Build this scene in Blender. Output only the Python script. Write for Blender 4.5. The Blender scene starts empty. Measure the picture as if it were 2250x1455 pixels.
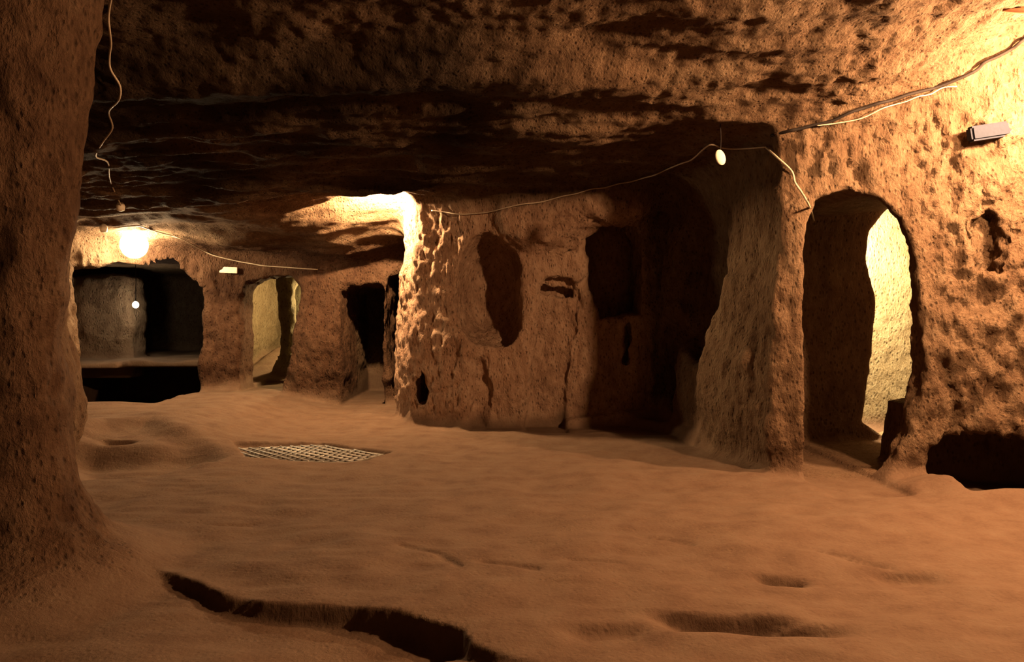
import bpy, bmesh, math, random
import numpy as np
from mathutils import Vector

random.seed(4)
rng = np.random.default_rng(7)
C = bpy.context.scene.collection
scene = bpy.context.scene

# ------------------------------------------------------------------ camera, world, lamps, exposure
F, CX, HV, CAMZ = 1600.0, 1125.0, 690.0, 1.15        # focal length in px, horizon row, camera height
cd = bpy.data.cameras.new('camera')
cam = bpy.data.objects.new('camera', cd); C.objects.link(cam)
cam.location = (0, 0, CAMZ); cam.rotation_euler = (math.pi / 2, 0, 0)
cd.sensor_fit = 'HORIZONTAL'; cd.sensor_width = 36.0
cd.lens = 36.0 * F / 2250.0
cd.shift_y = -(727.5 - HV) / 2250.0
cd.clip_start = 0.05
scene.camera = cam

w = bpy.data.worlds.new('world'); scene.world = w; w.use_nodes = True
w.node_tree.nodes['Background'].inputs[0].default_value = (0.02, 0.012, 0.008, 1)
w.node_tree.nodes['Background'].inputs[1].default_value = 0.1

scene.view_settings.view_transform = 'Standard'
scene.view_settings.look = 'None'
scene.view_settings.gamma = 1.0
scene.view_settings.use_curve_mapping = False
scene.view_settings.exposure = 1.4


def lamp(name, loc, power, col, radius):
    l = bpy.data.lights.new(name, 'POINT'); l.energy = power; l.color = col; l.shadow_soft_size = radius
    o = bpy.data.objects.new(name, l); o.location = loc; C.objects.link(o)
    o['kind'] = 'helper'
    return o


WARM = (1.0, 0.58, 0.29)
lamp('lamp_light', (3.32, 4.25, 2.54), 260, WARM, 0.05)             # bulb just outside the frame, upper right
lamp('lamp_light', (3.12, 2.72, 2.72), 330, WARM, 0.08)              # second lamp, unseen, beside the viewer; lights the floor and back wall
lamp('lamp_light', (-1.46, 7.92, 2.46), 260, (1.0, 0.66, 0.34), 0.04)  # hidden in the ceiling pocket by the lit pier
lamp('lamp_light', (3.24, 7.28, 1.9), 470, (1.0, 0.74, 0.42), 0.05)   # room behind the right doorway
lamp('lamp_light', (-2.75, 11.2, 1.40), 85, (1.0, 0.74, 0.34), 0.05)  # far lit room
lamp('lamp_light', (0.6, -1.0, 2.5), 3, (1.0, 0.50, 0.22), 0.1)      # weak unseen fill light added behind the camera


def P(u, v, Y):
    return ((u - CX) / F * Y, Y, CAMZ - (v - HV) / F * Y)


# ------------------------------------------------------------------ numeric helpers
def smax(a, b, k):
    h = np.maximum(k - np.abs(a - b), 0) / k
    return np.maximum(a, b) + h * h * (k * 0.25)


def smin(a, b, k):
    return -smax(-a, -b, k)


def sstep(x, a, b):
    t = np.clip((x - a) / (b - a), 0, 1)
    return t * t * (3 - 2 * t)


def poly_sdf(px, py, poly):
    """signed distance to a polygon, negative inside"""
    d = np.full(px.shape, 1e9, np.float64); inside = np.zeros(px.shape, bool)
    n = len(poly)
    for i in range(n):
        ax, ay = poly[i]; bx, by = poly[(i + 1) % n]
        ex, ey = bx - ax, by - ay
        wx, wy = px - ax, py - ay
        t = np.clip((wx * ex + wy * ey) / (ex * ex + ey * ey + 1e-12), 0, 1)
        d = np.minimum(d, (wx - ex * t) ** 2 + (wy - ey * t) ** 2)
        c = ((ay <= py) & (by > py)) | ((by <= py) & (ay > py))
        xi = ax + (py - ay) / (by - ay if abs(by - ay) > 1e-9 else 1e-9) * ex
        inside ^= c & (px < xi)
    d = np.sqrt(d)
    return np.where(inside, -d, d)


def line_dist(px, py, pts, vals=None):
    """distance to a polyline and the interpolated value along it"""
    d = np.full(px.shape, 1e9); val = np.zeros(px.shape)
    for i in range(len(pts) - 1):
        ax, ay = pts[i]; bx, by = pts[i + 1]
        ex, ey = bx - ax, by - ay
        t = np.clip(((px - ax) * ex + (py - ay) * ey) / (ex * ex + ey * ey), 0, 1)
        dd = np.hypot(px - ax - ex * t, py - ay - ey * t)
        m = dd < d
        d = np.where(m, dd, d)
        if vals is not None:
            val = np.where(m, vals[i] + (vals[i + 1] - vals[i]) * t, val)
    return d, val


def rbf(pts, X, Y):
    p = np.array(pts, float); n = len(p)
    A = np.zeros((n + 3, n + 3))
    r = np.hypot(p[:, None, 0] - p[None, :, 0], p[:, None, 1] - p[None, :, 1])
    A[:n, :n] = -r + np.eye(n) * -0.02
    A[:n, n] = 1; A[:n, n + 1] = p[:, 0]; A[:n, n + 2] = p[:, 1]
    A[n:, :n] = A[:n, n:].T
    s = np.linalg.solve(A, np.concatenate([p[:, 2], [0, 0, 0]]))
    out = s[n] + s[n + 1] * X + s[n + 2] * Y
    for i in range(n):
        out = out - s[i] * np.sqrt((X - p[i, 0]) ** 2 + (Y - p[i, 1]) ** 2 + 0.03)
    return out


_perm = rng.permutation(256).astype(np.int32); _perm = np.concatenate([_perm, _perm, _perm])
_grad = rng.normal(size=(256, 3)); _grad /= np.linalg.norm(_grad, axis=1)[:, None]; _grad = _grad.astype(np.float32)


def pnoise(x, y, z):
    xi = np.floor(x).astype(np.int32); yi = np.floor(y).astype(np.int32); zi = np.floor(z).astype(np.int32)
    xf = (x - xi).astype(np.float32); yf = (y - yi).astype(np.float32); zf = (z - zi).astype(np.float32)
    u = xf * xf * xf * (xf * (xf * 6 - 15) + 10); v = yf * yf * yf * (yf * (yf * 6 - 15) + 10); ww = zf * zf * zf * (zf * (zf * 6 - 15) + 10)
    xi &= 255; yi &= 255; zi &= 255
    res = 0
    for dx in (0, 1):
        wx = u if dx else 1 - u
        for dy in (0, 1):
            wy = v if dy else 1 - v
            h = _perm[_perm[xi + dx] + yi + dy]
            for dz in (0, 1):
                wz = ww if dz else 1 - ww
                g = _grad[_perm[h + zi + dz]]
                res = res + wx * wy * wz * (g[:, 0] * (xf - dx) + g[:, 1] * (yf - dy) + g[:, 2] * (zf - dz))
    return res * 1.5


def fbm(p, f, octaves=3, gain=0.5, off=0.0, sx=1, sy=1, sz=1):
    r = 0; a = 1.0
    for i in range(octaves):
        r = r + a * pnoise(p[:, 0] * f * sx + off + i * 17.3, p[:, 1] * f * sy + off * 1.7 + i * 5.1, p[:, 2] * f * sz - off + i * 9.7)
        a *= gain; f *= 2.03
    return r


# ------------------------------------------------------------------ the cave: one carved volume, cut into walls, floor, ceiling, pillars
def ramp_axis(parts):
    out = [parts[0][0]]
    for a, b, s in parts:
        n = max(1, int(round((b - a) / s)))
        out += list(a + (b - a) * (np.arange(n) + 1) / n)
    return np.array(out, np.float64)


GX = ramp_axis([(-6.7, -5.2, .05), (-5.2, 3.7, .022), (3.7, 4.7, .06)])
GY = ramp_axis([(-2.2, 1.8, .12), (1.8, 2.2, .05), (2.2, 5.6, .022), (5.6, 8.8, .025), (8.8, 10.2, .04), (10.2, 13.6, .085)])
GZ = ramp_axis([(-.45, 3.25, .022)])
XY_X, XY_Y = np.meshgrid(GX, GY, indexing='ij')
XZ_X, XZ_Z = np.meshgrid(GX, GZ, indexing='ij')


def outline(pts, Y):
    """a profile read off the wall plane that stands at depth Y -> (x, z) polygon"""
    return [(P(u, v, Y)[0], P(u, v, Y)[2]) for u, v in pts]


def gp(u, v, z=0.0):
    Y = (CAMZ - z) * F / (v - HV)
    return ((u - CX) / F * Y, Y)


# ceiling heights
ceil_pts = [(-3.5, 0, 2.7), (0, -1.5, 2.8), (4, -1, 2.9), (-3, 3, 2.75), (0, 2.5, 2.92), (3, 3, 3.0), (3.2, 4.7, 3.0), (4.3, 4.2, 3.05), (2.9, 4.85, 2.80), (2.4, 4.95, 2.60),
            (1.9, 5.3, 2.50), (1.0, 4.3, 2.80), (0, 4.3, 2.76), (-1.5, 4.3, 2.70), (-2.5, 4.2, 2.64), (1.2, 5.1, 2.56), (0, 5.1, 2.50), (-1.5, 5.1, 2.46), (-3, 5, 2.42), (-4.4, 5, 2.3),
            (1.3, 6.4, 2.46), (0, 6.2, 2.42), (-1.5, 6, 2.42), (-3.2, 6, 2.34), (-4.2, 6.2, 2.25), (1.4, 7.4, 2.44), (0, 7.1, 2.40), (-1.0, 6.9, 2.38), (-1.6, 6.95, 2.38), (-2.6, 7, 2.31), (-3.1, 7, 2.26), (-4, 7.2, 2.25),
            (-1.3, 7.7, 2.46), (-1.9, 8.0, 2.32), (-1.5, 8.6, 2.10), (-2.6, 8.2, 2.10), (-3.4, 8.2, 2.12), (-4.0, 8.2, 2.16), (-4.6, 8.0, 2.12), (-2.0, 9.1, 1.86), (-3.2, 9.2, 1.90), (-4.0, 9.0, 1.98), (-5.3, 8.4, 2.1),
            (-5.5, 10.5, 1.95), (-5.5, 13, 1.9), (-2.5, 10.5, 1.9), (-2.5, 13, 1.9), (3, 6.5, 2.3), (3, 8, 2.3), (0, 10, 2.2), (0, 13, 2.2)]
CEIL = rbf(ceil_pts, XY_X, XY_Y)
# hanging ridge that hides the pocket with the lamp
d, val = line_dist(XY_X, XY_Y, [(-4.3, 7.25), (-3.1, 7.05), (-2.0, 6.98), (-1.1, 6.95), (-.4, 7.1)], [.04, .06, .06, .055, .02])
CEIL -= val * np.exp(-(d / .13) ** 2)
CEIL += .30 * np.exp(-(((XY_X + 1.55) / .45) ** 2 + ((XY_Y - 8.0) / .26) ** 2))
# long undulation across the ceiling: a low dark trough behind a rib
d, val = line_dist(XY_X, XY_Y, [(-3.2, 4.35), (-1.5, 4.42), (0, 4.5), (1.0, 4.75), (1.6, 5.0)], [.13, .15, .13, .07, .0])
CEIL -= val * np.exp(-(d / .20) ** 2)

# floor heights
FLOOR = np.zeros_like(XY_X)
# raised far-left ground with a soft riser towards the camera
ln = sstep(-XY_X, 2.0, 3.3)
FLOOR += .19 * ln * sstep(XY_Y, 5.85, 6.15)
# foreground step: lower ground in front of a broken line
step_px = [(100, 1215), (330, 1243), (420, 1272), (500, 1308), (590, 1322), (680, 1326), (770, 1330), (870, 1342), (1010, 1380), (1035, 1412), (1110, 1438), (1300, 1480)]
step_w = [gp(*q) for q in step_px]
step_h = [.01, .035, .06, .065, .07, .075, .09, .11, .11, .05, .025, 0.0]
low = step_w + [(1.2, 1.9), (1.2, -3), (-6, -3), (-6, step_w[0][1])]
sd = poly_sdf(XY_X, XY_Y, low)
dd, hh = line_dist(XY_X, XY_Y, step_w, step_h)
FLOOR -= hh * sstep(-sd, -.004, .014) * np.exp(-np.maximum(dd - .25, 0) * .7)
# ledge on the right of the back wall
led = [gp(1240, 935), gp(1330, 930), gp(1445, 948), gp(1525, 985), (1.95, 6.2), (1.9, 8), (0, 8)]
FLOOR += .09 * sstep(-poly_sdf(XY_X, XY_Y, led), -.01, .06)
# mound below the right wall
FLOOR += .15 * np.exp(-(((XY_X - 2.98) / .38) ** 2 + ((XY_Y - 4.72) / .28) ** 2)) + .06 * np.exp(-(((XY_X - 3.6) / .5) ** 2 + ((XY_Y - 4.4) / .2) ** 2))


def scoop(u, v, a, b, depth, rot=0.0):
    """a worn hollow with a steep side facing the viewer's end of the room"""
    global FLOOR
    cx, cy = gp(u, v)
    x, y = XY_X - cx, XY_Y - cy
    xr = x * math.cos(rot) + y * math.sin(rot); yr = -x * math.sin(rot) + y * math.cos(rot)
    prof = np.where(yr > 0, 1 - sstep(yr, 0.0, b * .5), 1 - sstep(-yr, 0, b * 2.2))
    FLOOR -= depth * prof * np.exp(-(xr / a) ** 4)


pit = [gp(150, 985), gp(230, 968), gp(330, 962), gp(440, 985), gp(490, 1008), gp(400, 1030), gp(300, 1045), gp(150, 1050)]
FLOOR -= .11 * sstep(-poly_sdf(XY_X, XY_Y, pit), -.10, .20)
scoop(1715, 1258, .10, .06, .07, -.1)
scoop(1590, 1352, .25, .08, .09, -.12)
scoop(1750, 1372, .18, .06, .06, -.05)
scoop(1990, 1252, .14, .08, .05, 0)
scoop(1330, 1378, .15, .09, .03, .1)
scoop(260, 985, .14, .07, .07, 0)
scoop(425, 1018, .18, .06, .04, 0)
for ck in ([(1060, 1232), (1120, 1238), (1180, 1247)], [(1400, 1172), (1460, 1178), (1520, 1192)], [(1250, 1226), (1360, 1232)], [(880, 1195), (960, 1212), (1010, 1240)], [(1800, 1210), (1880, 1222), (1960, 1240)], [(480, 1148), (560, 1140)]):
    dk, _ = line_dist(XY_X, XY_Y, [gp(*q) for q in ck])
    FLOOR -= .022 * np.exp(-(dk / .016) ** 2)
# grate recess
gr = [gp(512, 978), gp(700, 970), gp(860, 992), gp(800, 1012), gp(540, 1005)]
FLOOR -= .055 * sstep(-poly_sdf(XY_X, XY_Y, gr), -.02, .02)
# far rooms
FLOOR += .42 * sstep(XY_Y, 9.6, 12.2) * sstep(XY_X, -4.2, -3.8)
FLOOR -= .49 * sstep(XY_Y, 8.95, 9.25) * sstep(-XY_X, 4.12, 4.22)
FLOOR += .80 * sstep(XY_Y, 9.75, 9.85) * sstep(-XY_X, 4.15, 4.2)
FLOOR += .18 * sstep(XY_Y, 5.12, 5.5) * sstep(XY_X, 2.2, 2.5) * 0 - .10 * sstep(XY_Y, 5.06, 5.2) * sstep(XY_X, 2.02, 2.1) * (XY_Y < 8)
# gentle wear
XYf = np.stack([XY_X.ravel(), XY_Y.ravel(), np.zeros(XY_X.size)], 1)
FLOOR += (fbm(XYf, 1.1, 3) * .035 + fbm(XYf, 5, 2, off=3, sx=.6) * .010 - np.abs(fbm(XYf, 3.2, 3, off=33, sx=.45, sy=1.8)) * .012).reshape(XY_X.shape)
CEIL += (fbm(XYf, 1.3, 3, off=11) * .05 + fbm(XYf, 3.0, 2, off=21, sx=.35, sy=1.5) * .045).reshape(XY_X.shape)

MAIN = [(4.6, -1.9), (4.6, 4.45), (3.35, 4.80), (2.8, 5.02), (2.05, 5.10), (1.87, 5.18), (1.84, 5.50), (1.66, 6.5), (1.54, 7.5), (.2, 7.42), (-.50, 7.40), (-1.055, 7.685), (-1.30, 8.35),
        (-1.20, 9.18), (-2.6, 9.18), (-3.5, 9.30), (-4.05, 9.12), (-5.25, 8.15), (-4.62, 7.72), (-4.44, 7.0), (-4.4, 4.1), (-2.35, 3.86), (-2.2, 3.42), (-2.35, 3.15), (-4.2, 3.2), (-4.2, -1.9)]
foot = poly_sdf(XY_X, XY_Y, MAIN)
far_left = poly_sdf(XY_X, XY_Y, [(-4.15, 9.0), (-4.1, 13.2), (-6.5, 13.2), (-6.5, 9.0), (-5.3, 8.5)])
far_lit = poly_sdf(XY_X, XY_Y, [(-2.52, 9.75), (-2.45, 12.6), (-3.95, 12.7), (-3.95, 9.75)])
inner = poly_sdf(XY_X, XY_Y, [(2.3, 6.95), (4.4, 6.95), (4.5, 7.8), (3.6, 7.9), (2.3, 7.8)])

Z = GZ[None, None, :].astype(np.float32)
fl3 = FLOOR.astype(np.float32)[:, :, None] - Z
ce3 = Z - CEIL.astype(np.float32)[:, :, None]
# walls lean and belly a little with height
lean = (.05 * np.sin(GZ * 2.1 + .4)).astype(np.float32)[None, None, :]
A = smax(foot.astype(np.float32)[:, :, None] + lean, ce3, .22)
A = smax(A, fl3, .10)


def room(fp, top, k=.15):
    global A
    r = smax(fp.astype(np.float32)[:, :, None] + Z * 0, np.maximum(ce3, Z - top), k)
    A = np.minimum(A, smax(r, fl3, .08))


room(far_left, 1.85); room(far_lit, 1.80); room(inner, 2.25)


def box_of(x0, x1, y0, y1, z0, z1, pad=.3):
    ix = slice(*np.searchsorted(GX, [x0 - pad, x1 + pad])); iy = slice(*np.searchsorted(GY, [y0 - pad, y1 + pad])); iz = slice(*np.searchsorted(GZ, [z0 - pad, z1 + pad]))
    return ix, iy, iz


def carve(poly, y0, y1, k=.05, kb=.04, taper=0.0, shear=0.0):
    """cut an opening with an (x, z) profile from depth y0 to y1; taper narrows it with depth"""
    xs = [q[0] for q in poly]; zs = [q[1] for q in poly]
    s = box_of(min(xs), max(xs), y0, y1, min(zs), max(zs), .35)
    gx, gz = np.meshgrid(GX[s[0]], GZ[s[2]], indexing='ij')
    d2 = poly_sdf(gx, gz, poly).astype(np.float32)[:, None, :]
    yy = GY[s[1]].astype(np.float32)[None, :, None]
    dy = np.maximum(y0 - yy, yy - y1)
    c = smax(d2 + taper * (yy - y0), dy + 0 * d2, kb)
    A[s] = smin(A[s], c, k)


def carve_ell(c, r, k=.06, rot=0.0):
    s = box_of(c[0] - r[0], c[0] + r[0], c[1] - r[1], c[1] + r[1], c[2] - r[2], c[2] + r[2], .3)
    x = GX[s[0]].astype(np.float32)[:, None, None] - c[0]; y = GY[s[1]].astype(np.float32)[None, :, None] - c[1]; z = GZ[s[2]].astype(np.float32)[None, None, :] - c[2]
    xr = x * math.cos(rot) + z * math.sin(rot); zr = -x * math.sin(rot) + z * math.cos(rot)
    q = np.sqrt((xr / r[0]) ** 2 + (y / r[1]) ** 2 + (zr / r[2]) ** 2)
    A[s] = smin(A[s], (q - 1) * min(r), k)


def add_ell(c, r, k=.1, rot=0.0):
    s = box_of(c[0] - r[0], c[0] + r[0], c[1] - r[1], c[1] + r[1], c[2] - r[2], c[2] + r[2], .3)
    x = GX[s[0]].astype(np.float32)[:, None, None] - c[0]; y = GY[s[1]].astype(np.float32)[None, :, None] - c[1]; z = GZ[s[2]].astype(np.float32)[None, None, :] - c[2]
    xr = x * math.cos(rot) + z * math.sin(rot); zr = -x * math.sin(rot) + z * math.cos(rot)
    q = np.sqrt((xr / r[0]) ** 2 + (y / r[1]) ** 2 + (zr / r[2]) ** 2)
    A[s] = smax(A[s], (1 - q) * min(r), k)


def add_box(x0, x1, y0, y1, z0, z1, k=.08):
    s = box_of(x0, x1, y0, y1, z0, z1, .3)
    x = np.abs(GX[s[0]].astype(np.float32) - (x0 + x1) / 2)[:, None, None] - (x1 - x0) / 2
    y = np.abs(GY[s[1]].astype(np.float32) - (y0 + y1) / 2)[None, :, None] - (y1 - y0) / 2
    z = np.abs(GZ[s[2]].astype(np.float32) - (z0 + z1) / 2)[None, None, :] - (z1 - z0) / 2
    A[s] = smax(A[s], -smax(smax(x, y, .1), z, .1), k)


def add_post(cx, cy, tab, k=.08, squash=1.0, drift=(0, 0)):
    """an upright of rock: tab = [(z, radius), ...]"""
    zz = [t[0] for t in tab]; rr = [t[1] for t in tab]
    R = np.interp(GZ, zz, rr).astype(np.float32)
    m = max(rr) + .2
    s = box_of(cx - m, cx + m, cy - m, cy + m, -.4, 3.2, .1)
    zl = GZ[s[2]].astype(np.float32)[None, None, :]
    x = GX[s[0]].astype(np.float32)[:, None, None] - cx - drift[0] * zl; y = (GY[s[1]].astype(np.float32)[None, :, None] - cy - drift[1] * zl) * squash
    d = np.sqrt(x * x + y * y) - R[s[2]][None, None, :]
    A[s] = smax(A[s], -d, k)


# back openings
carve(outline([(176, 905), (188, 640), (215, 592), (300, 586), (395, 592), (432, 630), (428, 905)], 9.0), 7.9, 10.1, .04)
carve(outline([(531, 860), (529, 660), (540, 622), (575, 610), (640, 606), (664, 636), (656, 705), (640, 800), (624, 858)], 9.3), 9.0, 10.2, .04)
carve([(-6.6, -.33), (-6.6, .41), (-4.2, .41), (-4.2, -.33)], 9.55, 12.4, .01, .02)
# dark cleft between back wall and the lit pier
carve(outline([(868, 885), (846, 800), (842, 690), (850, 610), (880, 600), (940, 700), (930, 885)], 9.0), 8.6, 10.4, .05)
# recessed dark panel in the far back wall
carve(outline([(752, 890), (748, 640), (770, 625), (840, 628), (846, 890)], 9.2), 8.95, 10.9, .05)
add_box(-6.9, -5.56, 10.65, 11.15, .2, 1.72, .03)
# inner pillar of the lit far room
add_post(-3.26, 10.55, [(-.4, .2), (.3, .22), (.6, .12), (1.2, .11), (1.7, .15), (3, .3)], .05)
# big round alcove of the back wall
ALC = P(1072, 632, 7.46)
carve_ell(ALC, (.34, .62, .60), .05, -.10)
carve_ell(P(1108, 695, 7.52), (.19, .34, .34), .05, -.1)
# blind doorway, panel beside it, square hole, cracks
carve(outline([(1152, 945), (1172, 760), (1180, 640), (1196, 612), (1262, 608), (1282, 660), (1256, 760), (1240, 945)], 7.42), 7.1, 7.62, .05, .05)
carve(outline([(1226, 925), (1236, 760), (1264, 640), (1300, 560), (1400, 560), (1420, 690), (1424, 900)], 7.46), 7.1, 7.56, .05, .05)
carve(outline([(1318, 706), (1292, 640), (1282, 520), (1320, 470), (1396, 480), (1412, 560), (1410, 690)], 7.50), 7.2, 8.25, .03)
carve(outline([(1372, 715), (1386, 705), (1392, 760), (1380, 800), (1372, 800)], 7.5), 7.3, 7.85, .03)
carve(outline([(1186, 648), (1186, 626), (1262, 634), (1262, 656)], 7.5), 7.2, 7.78, .02)
carve(outline([(1232, 542), (1272, 538), (1276, 552), (1238, 556)], 7.4), 7.1, 7.6, .02)
carve(outline([(925, 880), (920, 835), (934, 812), (944, 850), (938, 882)], 7.85), 7.4, 8.1, .03)
carve(outline([(1036, 935), (1044, 810), (1060, 785), (1072, 850), (1064, 935)], 7.42), 7.2, 7.45, .08, .08)
# bulge of rock over the niches
add_ell(P(1185, 480, 7.42), (.42, .22, .30), .16)
add_ell(P(1345, 440, 7.35), (.50, .28, .26), .2)
# hollows of the inner right wall
carve_ell((1.72, 6.6, 1.45), (.22, .55, .75), .15)
carve_ell((1.62, 7.25, .62), (.2, .25, .45), .1)
add_ell((1.90, 5.9, .45), (.28, .5, .7), .25)
# right doorway: outer recess, inner opening
DOOR = [(1773, 1062), (1771, 900), (1772, 700), (1778, 560), (1790, 478), (1812, 432), (1868, 412), (1942, 436), (1988, 482), (2010, 560), (2020, 700), (2016, 830), (1992, 955), (1962, 1012), (1928, 1062)]
door_prof = outline(DOOR, 5.05)
carve(door_prof, 4.6, 6.5, .035, .05)
carve([(2.2, .02), (2.2, 1.75), (2.5, 2.0), (3.3, 2.08), (3.70, 1.8), (3.65, .6), (2.92, .48), (2.86, .02)], 5.16, 6.5, .02, .05)
carve([(2.2, .02), (2.2, 1.2), (3.68, 1.2), (3.62, .02)], 5.68, 6.5, .02, .05)
carve(outline([(1890, 925), (1912, 780), (1920, 650), (1902, 570), (1906, 510), (1950, 452), (2150, 440), (2180, 700), (2150, 965), (1985, 962), (1960, 972)], 6.55), 6.35, 7.3, .035)
# right wall: slot, shallow grooves, low hollow at its foot
carve(outline([(2178, 590), (2176, 480), (2196, 455), (2222, 470), (2230, 560), (2215, 600)], 4.8), 4.3, 5.02, .05)
carve(outline([(2062, 1090), (2066, 985), (2110, 958), (2300, 950), (2500, 960), (2520, 1120)], 4.85), 4.5, 5.45, .05)
# near-left pillar
PIL = [(-.4, .85), (-.05, .72), (.03, .58), (.12, .42), (.24, .32), (.41, .25), (.61, .215), (.92, .20), (1.3, .205), (1.54, .22), (1.95, .265), (2.4, .31), (2.7, .36), (3.2, .5)]
add_post(-2.27, 3.32, PIL, .10)
carve(outline([(152, 360), (150, 90), (158, 60), (168, 90), (170, 340)], 3.05), 2.6, 3.085, .05, .03)


# ------------------------------------------------------------------ surface nets
def surface_nets(V):
    S = V < 0
    nx, ny, nz = V.shape
    cnt = np.zeros((nx - 1, ny - 1, nz - 1), np.uint8)
    for a in (0, 1):
        for b in (0, 1):
            for c in (0, 1):
                cnt += S[a:nx - 1 + a, b:ny - 1 + b, c:nz - 1 + c]
    I = np.argwhere((cnt > 0) & (cnt < 8)).astype(np.int32)
    idx = np.full(cnt.shape, -1, np.int32); idx[I[:, 0], I[:, 1], I[:, 2]] = np.arange(len(I), dtype=np.int32)
    cor = {}
    for a in (0, 1):
        for b in (0, 1):
            for c in (0, 1):
                cor[a, b, c] = V[I[:, 0] + a, I[:, 1] + b, I[:, 2] + c]
    acc = np.zeros((len(I), 3)); n = np.zeros(len(I))
    for k in cor:
        for ax in range(3):
            if k[ax] == 0:
                k2 = list(k); k2[ax] = 1; k2 = tuple(k2)
                v0, v1 = cor[k], cor[k2]
                m = (v0 < 0) != (v1 < 0)
                t = np.where(m, v0 / np.where(m, v0 - v1, 1), 0)
                p = np.zeros((len(I), 3)); p[:] = k; p[:, ax] += t
                acc += p * m[:, None]; n += m
    p = acc / n[:, None] + I
    pos = np.stack([np.interp(p[:, i], np.arange(len(g)), g) for i, g in enumerate((GX, GY, GZ))], 1)
    quads = []
    for ax in range(3):
        sl0 = [slice(1, -1)] * 3; sl1 = [slice(1, -1)] * 3
        sl0[ax] = slice(0, -1); sl1[ax] = slice(1, None)
        s0, s1 = S[tuple(sl0)], S[tuple(sl1)]
        E = np.argwhere(s0 != s1)
        flip = s0[E[:, 0], E[:, 1], E[:, 2]]
        E = E + np.array([0 if i == ax else 1 for i in range(3)])
        u, v = [(1, 2), (2, 0), (0, 1)][ax]
        def cell(du, dv):
            q = E.copy(); q[:, u] -= du; q[:, v] -= dv
            return idx[q[:, 0], q[:, 1], q[:, 2]]
        Q = np.stack([cell(0, 0), cell(1, 0), cell(1, 1), cell(0, 1)], 1)
        Q[flip] = Q[flip][:, ::-1]
        quads.append(Q)
    return pos, np.concatenate(quads)


pos, quads = surface_nets(A)
del A, fl3, ce3


def normals(p, q):
    n = np.cross(p[q[:, 2]] - p[q[:, 0]], p[q[:, 3]] - p[q[:, 1]])
    out = np.zeros_like(p)
    for k in range(4):
        for i in range(3):
            out[:, i] += np.bincount(q[:, k], n[:, i], len(p))
    return out / (np.linalg.norm(out, axis=1)[:, None] + 1e-12)


def grid2(G, x, y):
    """bilinear lookup of a height map"""
    i = np.clip(np.searchsorted(GX, x) - 1, 0, len(GX) - 2); j = np.clip(np.searchsorted(GY, y) - 1, 0, len(GY) - 2)
    tx = (x - GX[i]) / (GX[i + 1] - GX[i]); ty = (y - GY[j]) / (GY[j + 1] - GY[j])
    return G[i, j] * (1 - tx) * (1 - ty) + G[i + 1, j] * tx * (1 - ty) + G[i, j + 1] * (1 - tx) * ty + G[i + 1, j + 1] * tx * ty


N = normals(pos, quads)
flv = pos[:, 2] - grid2(FLOOR, pos[:, 0], pos[:, 1])
cev = grid2(CEIL, pos[:, 0], pos[:, 1]) - pos[:, 2]
wf = 1 - sstep(flv, .03, .22)                       # floor weight
wc = 1 - sstep(cev, .03, .30)                       # ceiling weight
x, y, z = pos.T
wr = sstep(x, 1.9, 2.15) * sstep(-y, -5.35, -5.1) * (1 - wf)   # coarse right wall
wpil = 1 - sstep(np.hypot(x + 2.27, y - 3.32) - np.interp(z, [t[0] for t in PIL], [t[1] for t in PIL]), .05, .25)
rough = fbm(pos, 8.5, 4, .62, off=91, sz=.6)
bill = np.abs(fbm(pos, 7.0, 3, off=31, sz=.75))
big = fbm(pos, 2.2, 3, off=41)
fine = fbm(pos, 11, 2, off=51)
chis = fbm(pos, 9, 2, off=61, sz=.35)
layer = fbm(pos, 5, 2, off=71, sx=.25, sz=1.6)
amp = (1 - wf) * (1 - wc) * (1 - wr) * (1 - .6 * wpil) * (.045 * big + .016 * fine + .022 * chis)
amp += wr * (1 - wc * .6) * (.035 * big + .055 * rough + .022 * (bill - .3))
amp += wc * (1 - wf) * (1 - .65 * sstep(y, 7.1, 7.6)) * (.008 * layer + .040 * sstep(y, 4.4, 5.0) * sstep(-x, -1.3, 0) * layer + .012 * fine + .006 * (bill - .3))
amp += wpil * (1 - wf) * (.02 * big + .010 * chis)
W_CUT = sstep(y, 6.8, 7.2) * (1 - sstep(y, 8.6, 9.0)) * sstep(x, -1.6, -1.4) * (1 - wc) * (1 - wf)      # close tool marks of the back wall
indoor = sstep(y, 5.15, 5.3) * sstep(x, 2.0, 2.1)      # calmer rock inside the doorway
amp *= 1 - .75 * indoor
amp *= 1 - .6 * (1 - sstep(np.abs(poly_sdf(x, z, door_prof)), .05, .18)) * (y < 5.4) * (y > 4.7)
amp *= 1 - .55 * (1 - sstep(np.sqrt(((x - ALC[0]) / .40) ** 2 + ((y - ALC[1]) / .45) ** 2 + ((z - ALC[2]) / .68) ** 2), .95, 1.2))
amp += .016 * W_CUT * fbm(pos, 20, 2, .6, off=101, sz=.4)
pos = pos + N * amp[:, None]
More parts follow.
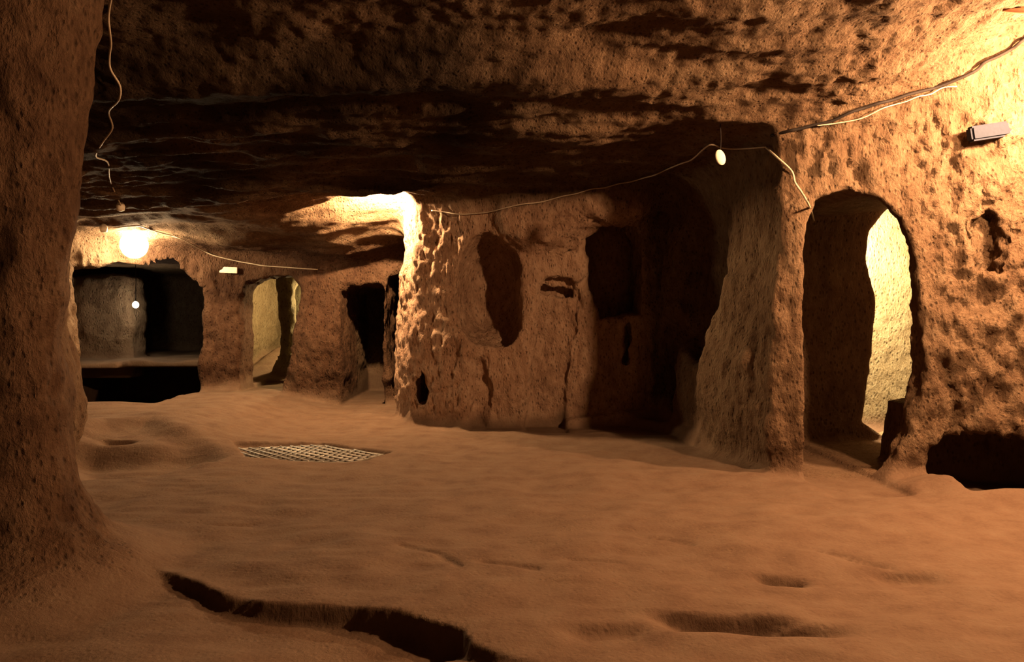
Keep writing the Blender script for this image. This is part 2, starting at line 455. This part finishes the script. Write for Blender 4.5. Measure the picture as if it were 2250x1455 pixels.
# colour weights of the rock, smooth over all the pieces: dust, dark red tuff, paler inner rooms, cut tuff with light painted in, sooty ceiling with shade painted in
W_DUST = np.clip(1 - sstep(flv + .05 * big, .0, .20), 0, 1)
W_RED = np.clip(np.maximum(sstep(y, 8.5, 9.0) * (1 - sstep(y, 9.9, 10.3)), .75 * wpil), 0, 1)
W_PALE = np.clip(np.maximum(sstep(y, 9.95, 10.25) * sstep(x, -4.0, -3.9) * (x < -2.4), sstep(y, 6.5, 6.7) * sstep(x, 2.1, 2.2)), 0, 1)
W_FRESH_LIT = sstep(y, 6.8, 7.2) * (1 - sstep(y, 8.4, 8.8)) * sstep(x, -1.6, -1.4) * (1 - sstep(x, 1.2, 1.5)) * (1 - wc)  # cut tuff of back wall and pier, brightened in colour to stand for lamp light
W_SOOT_SHADE = np.clip(wc * sstep(-x, -.9, .5) * sstep(y, 2.6, 3.4) * (1 - sstep(y, 7.0, 7.4)) * (.62 + .9 * fbm(pos, .8, 3, off=81)), 0, .9)  # sooty ceiling tone that also carries painted shade away from the lamps

# ------------------------------------------------------------------ materials
def new_mat(name):
    m = bpy.data.materials.new(name); m.use_nodes = True
    nt = m.node_tree; b = nt.nodes['Principled BSDF']
    return m, nt, b


def rock(name):
    """carved volcanic tuff; the weights stored on the mesh say where it is dusty, red, pale, brightened as if lit, or sooty and shaded"""
    m, nt, b = new_mat(name)
    L = nt.links.new; N_ = nt.nodes.new
    geo = N_('ShaderNodeNewGeometry')

    def att(n):
        a = N_('ShaderNodeAttribute'); a.attribute_name = n; return a.outputs['Fac']

    def noise(s_, det, rough, src, dis=0.0):
        n = N_('ShaderNodeTexNoise'); n.inputs['Scale'].default_value = s_; n.inputs['Detail'].default_value = det
        n.inputs['Roughness'].default_value = rough; n.inputs['Distortion'].default_value = dis
        L(src, n.inputs['Vector']); return n.outputs['Fac']

    def math_(op, a, b_, c=None):
        n = N_('ShaderNodeMath'); n.operation = op
        for k, q in enumerate((a, b_, c)):
            if q is None: continue
            if isinstance(q, (int, float)): n.inputs[k].default_value = q
            else: L(q, n.inputs[k])
        return n.outputs[0]

    def ramp(fac, cols):
        r = N_('ShaderNodeValToRGB'); e = r.color_ramp.elements
        e[0].position = .30; e[0].color = (*cols[0], 1); e[1].position = .72; e[1].color = (*cols[2], 1)
        q = e.new(.5); q.color = (*cols[1], 1)
        L(fac, r.inputs['Fac']); return r.outputs['Color']

    def mix(f, a, b_, mode='MIX'):
        n = N_('ShaderNodeMix'); n.data_type = 'RGBA'; n.blend_type = mode
        if isinstance(f, (int, float)): n.inputs['Factor'].default_value = f
        else: L(f, n.inputs['Factor'])
        for k, q in (('A', a), ('B', b_)):
            if isinstance(q, tuple): n.inputs[k].default_value = (*q, 1)
            else: L(q, n.inputs[k])
        return n.outputs['Result']
    mp = N_('ShaderNodeMapping'); mp.inputs['Scale'].default_value = (1.15, 1.15, .65); L(geo.outputs['Position'], mp.inputs['Vector'])
    p, ps = geo.outputs['Position'], mp.outputs['Vector']
    big = noise(1.7, 6, .62, p, .3); mid = noise(13, 5, .65, ps, .4); fine = noise(42, 5, .72, ps, .3); flat = noise(5, 6, .62, p)
    fac = math_('MULTIPLY_ADD', big, .52, math_('MULTIPLY', mid, .48))
    tan = ramp(fac, ((0.0644, 0.0336, 0.0189), (0.1421, 0.0861, 0.0504), (0.2149, 0.1463, 0.0903)))
    fresh_lit = ramp(fac, ((0.1701, 0.0886, 0.0546), (0.3752, 0.2274, 0.1456), (0.5674, 0.3862, 0.2607)))
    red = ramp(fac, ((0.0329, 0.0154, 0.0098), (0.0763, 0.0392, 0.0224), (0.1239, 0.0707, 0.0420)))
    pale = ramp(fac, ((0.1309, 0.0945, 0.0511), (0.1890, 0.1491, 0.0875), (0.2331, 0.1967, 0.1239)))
    dust = ramp(math_('MULTIPLY_ADD', flat, .7, math_('MULTIPLY', fine, .3)), ((0.0783, 0.0442, 0.0276), (0.1066, 0.0649, 0.0412), (0.1282, 0.0844, 0.0553)))
    col = mix(att('fresh_lit'), tan, fresh_lit); col = mix(att('red'), col, red); col = mix(att('pale'), col, pale); col = mix(att('soot_shade'), col, (.025, .016, .011))
    vor = N_('ShaderNodeTexVoronoi'); vor.inputs['Scale'].default_value = 27; L(ps, vor.inputs['Vector'])
    dn = N_('ShaderNodeMapRange'); dn.inputs['From Min'].default_value = .06; dn.inputs['From Max'].default_value = .36
    L(vor.outputs['Distance'], dn.inputs['Value']); pore = dn.outputs['Result']
    pc = N_('ShaderNodeMapRange'); pc.inputs['To Min'].default_value = .55; L(pore, pc.inputs['Value'])
    cc = N_('ShaderNodeCombineColor')
    for k in range(3): L(pc.outputs['Result'], cc.inputs[k])
    col = mix(1.0, col, cc.outputs[0], 'MULTIPLY')
    col = mix(att('dust'), col, dust)
    L(col, b.inputs['Base Color'])
    b.inputs['Roughness'].default_value = .92; b.inputs['Specular IOR Level'].default_value = .04
    h = math_('MULTIPLY_ADD', fine, .75, math_('MULTIPLY_ADD', pore, .35, mid))
    st = math_('MULTIPLY_ADD', att('dust'), -.75, 1.0)
    bp = N_('ShaderNodeBump'); bp.inputs['Distance'].default_value = .045
    L(st, bp.inputs['Strength']); L(h, bp.inputs['Height']); L(bp.outputs['Normal'], b.inputs['Normal'])
    return m


def plain(name, col, rough=.6, metal=0.0, emit=None, strength=0.0):
    m, nt, b = new_mat(name)
    n = nt.nodes.new('ShaderNodeTexNoise'); n.inputs['Scale'].default_value = 60; n.inputs['Detail'].default_value = 4
    tc = nt.nodes.new('ShaderNodeTexCoord'); nt.links.new(tc.outputs['Object'], n.inputs['Vector'])
    r = nt.nodes.new('ShaderNodeValToRGB')
    r.color_ramp.elements[0].color = (*[c * .7 for c in col], 1); r.color_ramp.elements[1].color = (*[min(1, c * 1.2) for c in col], 1)
    nt.links.new(n.outputs['Fac'], r.inputs['Fac']); nt.links.new(r.outputs['Color'], b.inputs['Base Color'])
    b.inputs['Roughness'].default_value = rough; b.inputs['Specular IOR Level'].default_value = .12; b.inputs['Metallic'].default_value = metal
    if emit:
        b.inputs['Emission Color'].default_value = (*emit, 1); b.inputs['Emission Strength'].default_value = strength
    return m


M_TUFF = rock('carved_tuff')

# ------------------------------------------------------------------ cut the surface into named pieces
fc = pos[quads].mean(1)
fn = np.cross(pos[quads[:, 2]] - pos[quads[:, 0]], pos[quads[:, 3]] - pos[quads[:, 1]]); fn /= np.linalg.norm(fn, axis=1)[:, None] + 1e-12
fx, fy, fz = fc.T
ffl = fz - grid2(FLOOR, fx, fy); fce = grid2(CEIL, fx, fy) - fz
dpil = np.hypot(fx + 2.27, fy - 3.32) - np.interp(fz, [t[0] for t in PIL], [t[1] for t in PIL])
door_d = poly_sdf(fx, fz, door_prof)
u_ = CX + F * fx / np.maximum(fy, .1); v_ = HV - F * (fz - CAMZ) / np.maximum(fy, .1)

NAMES = ['floor', 'ceiling', 'wall_left', 'wall_right', 'wall_inner_right', 'wall_back', 'wall_far', 'near_pillar', 'lit_pier', 'mid_pillar', 'bench',
         'doorway', 'alcove', 'blind_door', 'square_hole', 'far_pillar', 'inner_room', 'left_room', 'lit_room', 'left_pier', 'riser', 'wall_near', 'left_block', 'panel', 'foot_hollow', 'slot', 'hole']
ID = {n: i for i, n in enumerate(NAMES)}
lab = np.full(len(fc), ID['wall_left'], np.int32)


def put(name, mask):
    lab[mask] = ID[name]


front = fy < 8.9
put('wall_left', (fx < -2.1))
put('wall_right', (fx > 1.84) & (fy < 5.9))
put('wall_inner_right', (fx > 1.46) & (fx <= 1.84 + .16 * (fy > 5.3)) & (fy < 8.6) & (fy > 5.0))
put('wall_back', (fx > -.55) & (fx <= 1.50) & (fy > 6.8) & (fy < 9))
put('lit_pier', (fx > -1.6) & (fx <= -.50) & (fy > 6.9) & (fy < 9.0))
put('wall_far', (fy > 8.8) & (fx > -4.3) & (fx < -.9))
put('panel', (np.abs(fx + 1.9) < .36) & (fy > 9.24) & (fy < 9.7) & (fz < 1.6))
put('mid_pillar', (fy > 8.7) & (fy < 10.15) & (fx > -4.35) & (fx < -3.33))
put('left_pier', (fx < -4.2) & (fy > 6.6) & (fy < 8.0))
put('wall_left', (fx < -4.3) & (fy >= 8.0) & (fy < 9.0))
put('left_room', (fx < -4.05) & (fy >= 9.0))
put('lit_room', (fy > 9.75) & (fx > -4.0) & (fx < -.9))
put('inner_room', (fx > 2.2) & (fy > 6.9))
put('doorway', (door_d < .6) & (fy > 5.13) & (fy < 6.95) & (fx > 1.9))
isf = (ffl < .06)
isc = (fce < .09) | ((fce < .2) & (fn[:, 2] < -.75))
put('ceiling', isc)
put('floor', isf)
put('wall_near', (fy < 2.2) & ~isf & ~isc)
put('bench', (fx < -4.12) & (fy > 9.02) & (fz < .62) & isf)
put('left_block', (fx < -5.42) & (fy > 10.45) & (fy < 11.3) & ~isf & ~isc & (fx > -6.45))
put('far_pillar', (np.hypot(fx + 3.26, fy - 10.55) < .32) & ~isf & ~isc)
put('alcove', (((u_ - 1066) / 92) ** 2 + ((v_ - 640) / 150) ** 2 < 1) & (fy > 7.47) & (fy < 8.2))
put('blind_door', (u_ > 1150) & (u_ < 1268) & (v_ > 606) & (fy > 7.54) & (fy < 7.95) & (lab == ID['wall_back']))
put('square_hole', (u_ > 1270) & (u_ < 1425) & (v_ > 440) & (v_ < 715) & (fy > 7.66) & (fy < 8.6) & (lab == ID['wall_back']))
put('foot_hollow', (fx > 2.80) & (fy > 4.93) & (fy < 5.62) & (fz < .44) & ~isf & (lab != ID['doorway']))
put('slot', (u_ > 2160) & (u_ < 2245) & (v_ > 440) & (v_ < 615) & (fy > 4.86) & (fy < 5.2))
put('near_pillar', (dpil < .10) & (ffl > .045) & (fce > .06))


from mathutils.bvhtree import BVHTree
_sel = (u_ > -80) & (u_ < 2340) & (v_ > -60) & (v_ < 1500) & (fy > 2)
_q = quads[_sel]; _us, _inv = np.unique(_q, return_inverse=True)
BVH = BVHTree.FromPolygons([Vector(p_) for p_ in pos[_us].tolist()], _inv.reshape(-1, 4).tolist())


def hit(u, v):
    d_ = Vector(((u - CX) / F, 1, -(v - HV) / F)).normalized()
    h_ = BVH.ray_cast(Vector((0, 0, CAMZ)), d_)
    return h_[0], h_[1], h_[3]


def mesh_of(name, mask, mat, origin=(0, 0, 0), parent=None):
    q = quads[mask]
    if len(q) == 0:
        return None
    used, inv = np.unique(q, return_inverse=True)
    me = bpy.data.meshes.new(name)
    p = (pos[used] - np.array(origin)).astype(np.float32)
    n = len(q)
    me.vertices.add(len(used)); me.vertices.foreach_set('co', p.ravel())
    me.loops.add(n * 4); me.loops.foreach_set('vertex_index', inv.reshape(-1).astype(np.int32))
    me.polygons.add(n); me.polygons.foreach_set('loop_start', np.arange(0, n * 4, 4, dtype=np.int32))
    me.update(calc_edges=True)
    me.validate()
    me.polygons.foreach_set('use_smooth', np.ones(n, bool))
    me.materials.append(mat)
    for an, av in (('dust', W_DUST), ('red', W_RED), ('pale', W_PALE), ('soot_shade', W_SOOT_SHADE), ('fresh_lit', W_FRESH_LIT)):
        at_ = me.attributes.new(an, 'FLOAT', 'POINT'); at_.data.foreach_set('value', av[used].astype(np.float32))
    o = bpy.data.objects.new(name, me); C.objects.link(o)
    o.location = origin
    if parent:
        o.parent = parent; o.location = Vector(origin) - parent.location
    return o


def struct(o):
    o['kind'] = 'structure'; return o


def tag(o, label, cat, group=None):
    o['kind'] = 'thing'
    o['label'] = label; o['category'] = cat
    if group: o['group'] = group
    return o


L_ = lambda n: lab == ID[n]
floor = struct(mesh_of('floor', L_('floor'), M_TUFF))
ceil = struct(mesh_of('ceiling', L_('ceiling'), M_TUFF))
wr_ = struct(mesh_of('wall_right', L_('wall_right'), M_TUFF))
mesh_of('doorway_passage', L_('doorway'), M_TUFF, parent=wr_)
mesh_of('foot_hollow', L_('foot_hollow'), M_TUFF, parent=wr_)
mesh_of('slot_niche', L_('slot'), M_TUFF, parent=wr_)
wir = struct(mesh_of('wall_inner_right', L_('wall_inner_right'), M_TUFF))
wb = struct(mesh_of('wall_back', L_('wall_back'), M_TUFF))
mesh_of('alcove', L_('alcove'), M_TUFF, parent=wb)
mesh_of('blind_doorway', L_('blind_door'), M_TUFF, parent=wb)
mesh_of('square_niche', L_('square_hole'), M_TUFF, parent=wb)
wfar = struct(mesh_of('wall_far', L_('wall_far'), M_TUFF))
mesh_of('recessed_panel', L_('panel'), M_TUFF, parent=wfar)
struct(mesh_of('wall_left', L_('wall_left'), M_TUFF))
struct(mesh_of('wall_near', L_('wall_near'), M_TUFF))
struct(mesh_of('wall_inner_room', L_('inner_room'), M_TUFF))
struct(mesh_of('wall_far_left', L_('left_room'), M_TUFF))
struct(mesh_of('wall_far_room', L_('lit_room'), M_TUFF))
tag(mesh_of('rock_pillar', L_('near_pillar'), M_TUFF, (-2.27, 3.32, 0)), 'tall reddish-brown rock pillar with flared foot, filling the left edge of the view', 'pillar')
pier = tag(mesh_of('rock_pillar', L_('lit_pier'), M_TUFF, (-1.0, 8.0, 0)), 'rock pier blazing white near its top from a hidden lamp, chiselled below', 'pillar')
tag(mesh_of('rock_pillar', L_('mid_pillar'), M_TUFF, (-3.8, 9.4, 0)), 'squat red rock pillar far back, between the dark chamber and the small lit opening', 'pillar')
tag(mesh_of('rock_pillar', L_('left_pier'), M_TUFF, (-4.5, 7.6, 0)), 'narrow rock pier seen as a strip just right of the tall near pillar', 'pillar')
o = mesh_of('rock_pillar', L_('far_pillar'), M_TUFF, (-3.26, 10.55, 0.2))
if o: tag(o, 'dark slim rock post inside the far lit opening', 'pillar')
o = mesh_of('rock_bench', L_('bench'), M_TUFF, (-5.2, 10.0, 0))
if o: tag(o, 'low dark rock bench across the far left chamber', 'bench')
o = mesh_of('rock_buttress', L_('left_block'), M_TUFF, (-6.0, 10.8, 0.5))
if o: tag(o, 'greyish rock buttress beside the tiny distant bulb in the far left chamber', 'buttress')
print('VERTS', len(pos), 'QUADS', len(quads), {n: int((lab == i).sum()) for n, i in ID.items()})


# ------------------------------------------------------------------ small things
def add_obj(name, bm, mat, loc=(0, 0, 0), parent=None, smooth=True):
    me = bpy.data.meshes.new(name); bm.to_mesh(me); bm.free()
    if smooth:
        for p_ in me.polygons: p_.use_smooth = True
    me.materials.append(mat)
    o = bpy.data.objects.new(name, me); C.objects.link(o); o.location = loc
    if parent: o.parent = parent
    return o


def tube(bm, pts, rad, sides=8, sub=6):
    """a bent wire through the points"""
    P_ = [Vector(p) for p in pts]
    path = []
    for i in range(len(P_) - 1):
        p0 = P_[max(i - 1, 0)]; p1 = P_[i]; p2 = P_[i + 1]; p3 = P_[min(i + 2, len(P_) - 1)]
        for k in range(sub):
            t = k / sub
            path.append(.5 * ((2 * p1) + (p2 - p0) * t + (2 * p0 - 5 * p1 + 4 * p2 - p3) * t * t + (3 * p1 - p0 - 3 * p2 + p3) * t ** 3))
    path.append(P_[-1])
    rings = []
    up = Vector((.13, .21, .97))
    for i, p in enumerate(path):
        t = (path[min(i + 1, len(path) - 1)] - path[max(i - 1, 0)]).normalized()
        a = t.cross(up).normalized(); b = t.cross(a)
        rr = rad(i / (len(path) - 1)) if callable(rad) else rad
        rings.append([bm.verts.new(p + (a * math.cos(2 * math.pi * k / sides) + b * math.sin(2 * math.pi * k / sides)) * rr) for k in range(sides)])
    for i in range(len(rings) - 1):
        for k in range(sides):
            bm.faces.new((rings[i][k], rings[i][(k + 1) % sides], rings[i + 1][(k + 1) % sides], rings[i + 1][k]))
    bm.faces.new(rings[0][::-1]); bm.faces.new(rings[-1])
    bmesh.ops.recalc_face_normals(bm, faces=bm.faces[:])


def on_rock(uv, off=.012):
    """points on the rock face seen at these places, lifted a little off it"""
    out = []
    dense = []
    for a_, b_ in zip(uv[:-1], uv[1:]):
        n_ = max(1, int(math.dist(a_, b_) / 26))
        dense += [(a_[0] + (b_[0] - a_[0]) * k / n_, a_[1] + (b_[1] - a_[1]) * k / n_) for k in range(n_)]
    for u, v in dense + [uv[-1]]:
        co, no, dist = hit(u, v)
        if co is None: continue
        out.append(co + no * off)
    return out


def free(uvy):
    return [Vector(P(u, v, Y)) for u, v, Y in uvy]


M_CABLE = plain('dark_cable', (.016, .011, .009), .7)
M_WIRE = plain('pale_wire', (.40, .32, .23), .5)
M_GREY = plain('grey_metal', (.016, .018, .028), .8, 0)
M_BAR = plain('galvanised_wire', (.30, .27, .23), .5, .3)
M_IRON = plain('worn_iron', (.20, .16, .12), .5, .6)
M_CREAM = plain('cream_plate', (.70, .60, .46), .6)
M_GLOW = plain('glowing_glass', (.9, .85, .7), .3, 0, (1.0, .74, .42), 85)
M_GLOW2 = plain('glowing_small_glass', (.9, .9, .8), .3, 0, (1.0, .90, .66), 110)


def wire(name, pts, rad, mat, label, base=None):
    base = Vector(pts[0]) if base is None else base
    bm = bmesh.new(); tube(bm, [Vector(p) - base for p in pts], rad)
    return tag(add_obj(name, bm, mat, base), label, 'cable')


wire('power_cable', on_rock([(2290, 52), (2245, 84), (2190, 120), (2130, 160)], .03) + on_rock([(2060, 186), (1990, 205), (1900, 232), (1830, 262), (1760, 280), (1700, 296)], .02), .011, M_CABLE,
     'dark power cable along the crease between right wall and ceiling')
wire('power_cable', on_rock([(2100, 186), (2040, 200), (1960, 222), (1870, 262), (1800, 272)], .035), .004, M_WIRE, 'short pale wire running beside the dark cable in the right ceiling crease')
wire('power_cable', on_rock([(1690, 322), (1640, 322), (1585, 318), (1560, 312)], .03) + on_rock([(1520, 342), (1440, 378), (1330, 410), (1210, 440), (1080, 466), (1010, 472), (950, 462)], .03), .006, M_WIRE,
     'long thin pale cable sagging along the back wall towards the lit pier')
wire('power_cable', on_rock([(1690, 322), (1712, 345), (1736, 380), (1762, 428), (1776, 455), (1786, 482)], .03), .0075, M_WIRE, 'pale wire hanging down to the top left corner of the right doorway')
wire('power_cable', on_rock([(238, -20), (242, 60), (246, 150), (264, 185), (262, 215), (238, 240), (247, 275), (226, 308), (208, 338), (238, 352), (240, 385), (252, 415), (270, 452)], .02), .006, M_WIRE,
     'crooked pale wire along the ceiling beside the tall near pillar')
wire('power_cable', on_rock([(225, 500), (300, 492), (400, 522), (470, 560), (520, 572), (580, 584), (660, 590), (700, 592)], .02), .007, M_WIRE, 'thin cable above the far openings, running from the glowing globe')


M_CLAY = plain('brown_bakelite', (.22, .085, .04), .5)
def lamp_arm():
    p0 = on_rock([(2205, 22), (2206, 22)], -.01)[0]
    base = Vector(p0); bm = bmesh.new()
    tube(bm, [(0, 0, 0), (.07, -.05, -.03), (.17, -.10, -.06), (.26, -.14, -.12)], lambda t: .016 + .012 * t)
    return tag(add_obj('lamp_bracket', bm, M_CLAY, base), 'brown lamp bracket in the blazing upper right corner', 'bracket')


def empty(name, loc, label, cat, group=None):
    o = bpy.data.objects.new(name, None); C.objects.link(o); o.location = loc; o.empty_display_size = .1
    return tag(o, label, cat, group)


def lathe(bm, prof, n=20):
    rings = []
    for r_, z_ in prof:
        rings.append([bm.verts.new((r_ * math.cos(2 * math.pi * k / n), r_ * math.sin(2 * math.pi * k / n), z_)) for k in range(n)])
    for i in range(len(rings) - 1):
        for k in range(n):
            bm.faces.new((rings[i][k], rings[i][(k + 1) % n], rings[i + 1][(k + 1) % n], rings[i + 1][k]))
    bm.faces.new(rings[0][::-1]); bm.faces.new(rings[-1])
    bmesh.ops.recalc_face_normals(bm, faces=bm.faces[:])


def bulb(name, c, r_, glow, label, drop):
    t = empty(name, c, label, 'lamp')
    bm = bmesh.new()
    prof = [(r_ * math.sin(a), -r_ * math.cos(a) * 1.05) for a in [math.pi * k / 14 for k in range(1, 13)]]
    prof += [(r_ * .36, r_ * 1.12), (r_ * .34, r_ * 1.2)]
    lathe(bm, prof); add_obj('glass_globe', bm, glow, (0, 0, 0), t)
    bm = bmesh.new(); lathe(bm, [(r_ * .42, r_ * 1.1), (r_ * .44, r_ * 1.45), (r_ * .30, r_ * 1.65), (r_ * .12, r_ * 1.75)]); add_obj('socket', bm, M_CABLE, (0, 0, 0), t)
    bm = bmesh.new(); tube(bm, [(0, 0, r_ * 1.7), (.005, 0, r_ * 1.7 + drop * .5), (0, 0, r_ * 1.7 + drop)], r_ * .06 + .003); add_obj('cord', bm, M_CABLE, (0, 0, 0), t)
    return t


lamp_arm()
bulb('globe_lamp', (-4.40, 8.48, 1.955), .15, M_GLOW, 'glowing round lamp under the low ceiling of the far left chamber', .12)
bulb('light_bulb', P(298, 670, 10.35), .042, M_GLOW2, 'tiny distant light bulb shining in the dark far left chamber', .5)

# blank plates and fittings
def plate(name, c, size, mat, label, cat, rot=(0, 0, 0), round_=.2):
    bm = bmesh.new(); bmesh.ops.create_cube(bm, size=1)
    bmesh.ops.scale(bm, vec=size, verts=bm.verts)
    bmesh.ops.bevel(bm, geom=bm.edges[:], offset=min(size) * round_, segments=2, affect='EDGES')
    o = add_obj(name, bm, mat, c, None, False); o.rotation_euler = rot
    return tag(o, label, cat)


co = on_rock([(495, 593)], .015)[0]
plate('sign_plate', co, (.30, .02, .075), M_CREAM, 'small pale blank plate on the top of the squat far red pillar', 'sign', (0, .04, 0))
co, no, _ = hit(2188, 282)
q_ = plate('conduit_box', co + no * .03, (.42, .07, .10), M_GREY, 'bluish grey metal trunking on the bright upper right wall', 'trunking', (0, -.16, math.atan2(no.y, no.x) + math.pi / 2))
dc = Vector(P(1583, 346, 5.25))
t = empty('hanging_disc', dc, 'small pale oval disc hanging below the thin cable, left of the right doorway', 'disc')
bm = bmesh.new(); bmesh.ops.create_uvsphere(bm, u_segments=16, v_segments=10, radius=.5); bmesh.ops.scale(bm, vec=(.082, .03, .115), verts=bm.verts)
o = add_obj('disc', bm, M_CREAM, (0, 0, 0), t); o.rotation_euler = (0, -.35, .3)
bm = bmesh.new(); tube(bm, [(.0, 0, .05), (.004, .003, .14), (.0, .01, .30)], .003); add_obj('cord', bm, M_CABLE, (0, 0, 0), t)
for uv_, lb in (((268, 448), 'small whitish cable clip where the crooked wire ends, above the glowing globe'), ((229, 496), 'small pinkish cable clip at the left end of the cable beside the globe')):
    co, no, _ = hit(*uv_)
    bm = bmesh.new(); lathe(bm, [(.012, -.05), (.035, -.04), (.04, 0), (.03, .03), (.015, .05)], 12)
    tag(add_obj('cable_clip', bm, M_CREAM, co + no * .03), lb, 'clip')

# floor grate: iron frame and crossed bars over the shallow pit
g_c = [gp(516, 980), gp(700, 972), gp(842, 992), gp(770, 1010), gp(545, 1004)]
gx0, gy0 = np.mean([p[0] for p in g_c]), np.mean([p[1] for p in g_c])
gz = float(grid2(FLOOR, np.array([gx0]), np.array([gy0]))[0]) + .030
grate = empty('floor_grate', (gx0, gy0, gz), 'rusty wire grate lying over a shallow hollow in the floor', 'grate')
loc_ = [(p[0] - gx0, p[1] - gy0) for p in g_c]
bm = bmesh.new(); tube(bm, [(a, b, 0) for a, b in loc_ + loc_[:1]], .014, 6, 1); add_obj('frame', bm, M_IRON, (0, 0, 0), grate)
def clip_line(dirx, off):
    """segment of an oblique line inside the grate outline"""
    dx, dy = dirx; nx, ny = -dy, dx; ts = []
    for i in range(len(loc_)):
        a, b = loc_[i], loc_[(i + 1) % len(loc_)]
        sa = a[0] * nx + a[1] * ny - off; sb = b[0] * nx + b[1] * ny - off
        if (sa < 0) != (sb < 0):
            t = sa / (sa - sb); ts.append(((a[0] + (b[0] - a[0]) * t) * dx + (a[1] + (b[1] - a[1]) * t) * dy))
    if len(ts) < 2: return None
    return [(dx * t + nx * off, dy * t + ny * off) for t in (min(ts), max(ts))]
for ang, zz, hh in ((.55, .006, .010), (2.35, .012, .010)):
    for k in range(-18, 19):
        sgm = clip_line((math.cos(ang), math.sin(ang)), k * .075)
        if sgm and math.dist(*sgm) > .05:
            bm = bmesh.new(); tube(bm, [(sgm[0][0], sgm[0][1], zz), (sgm[1][0], sgm[1][1], zz)], .0085, 6, 1)
            add_obj('bar', bm, M_BAR, (0, 0, 0), grate)
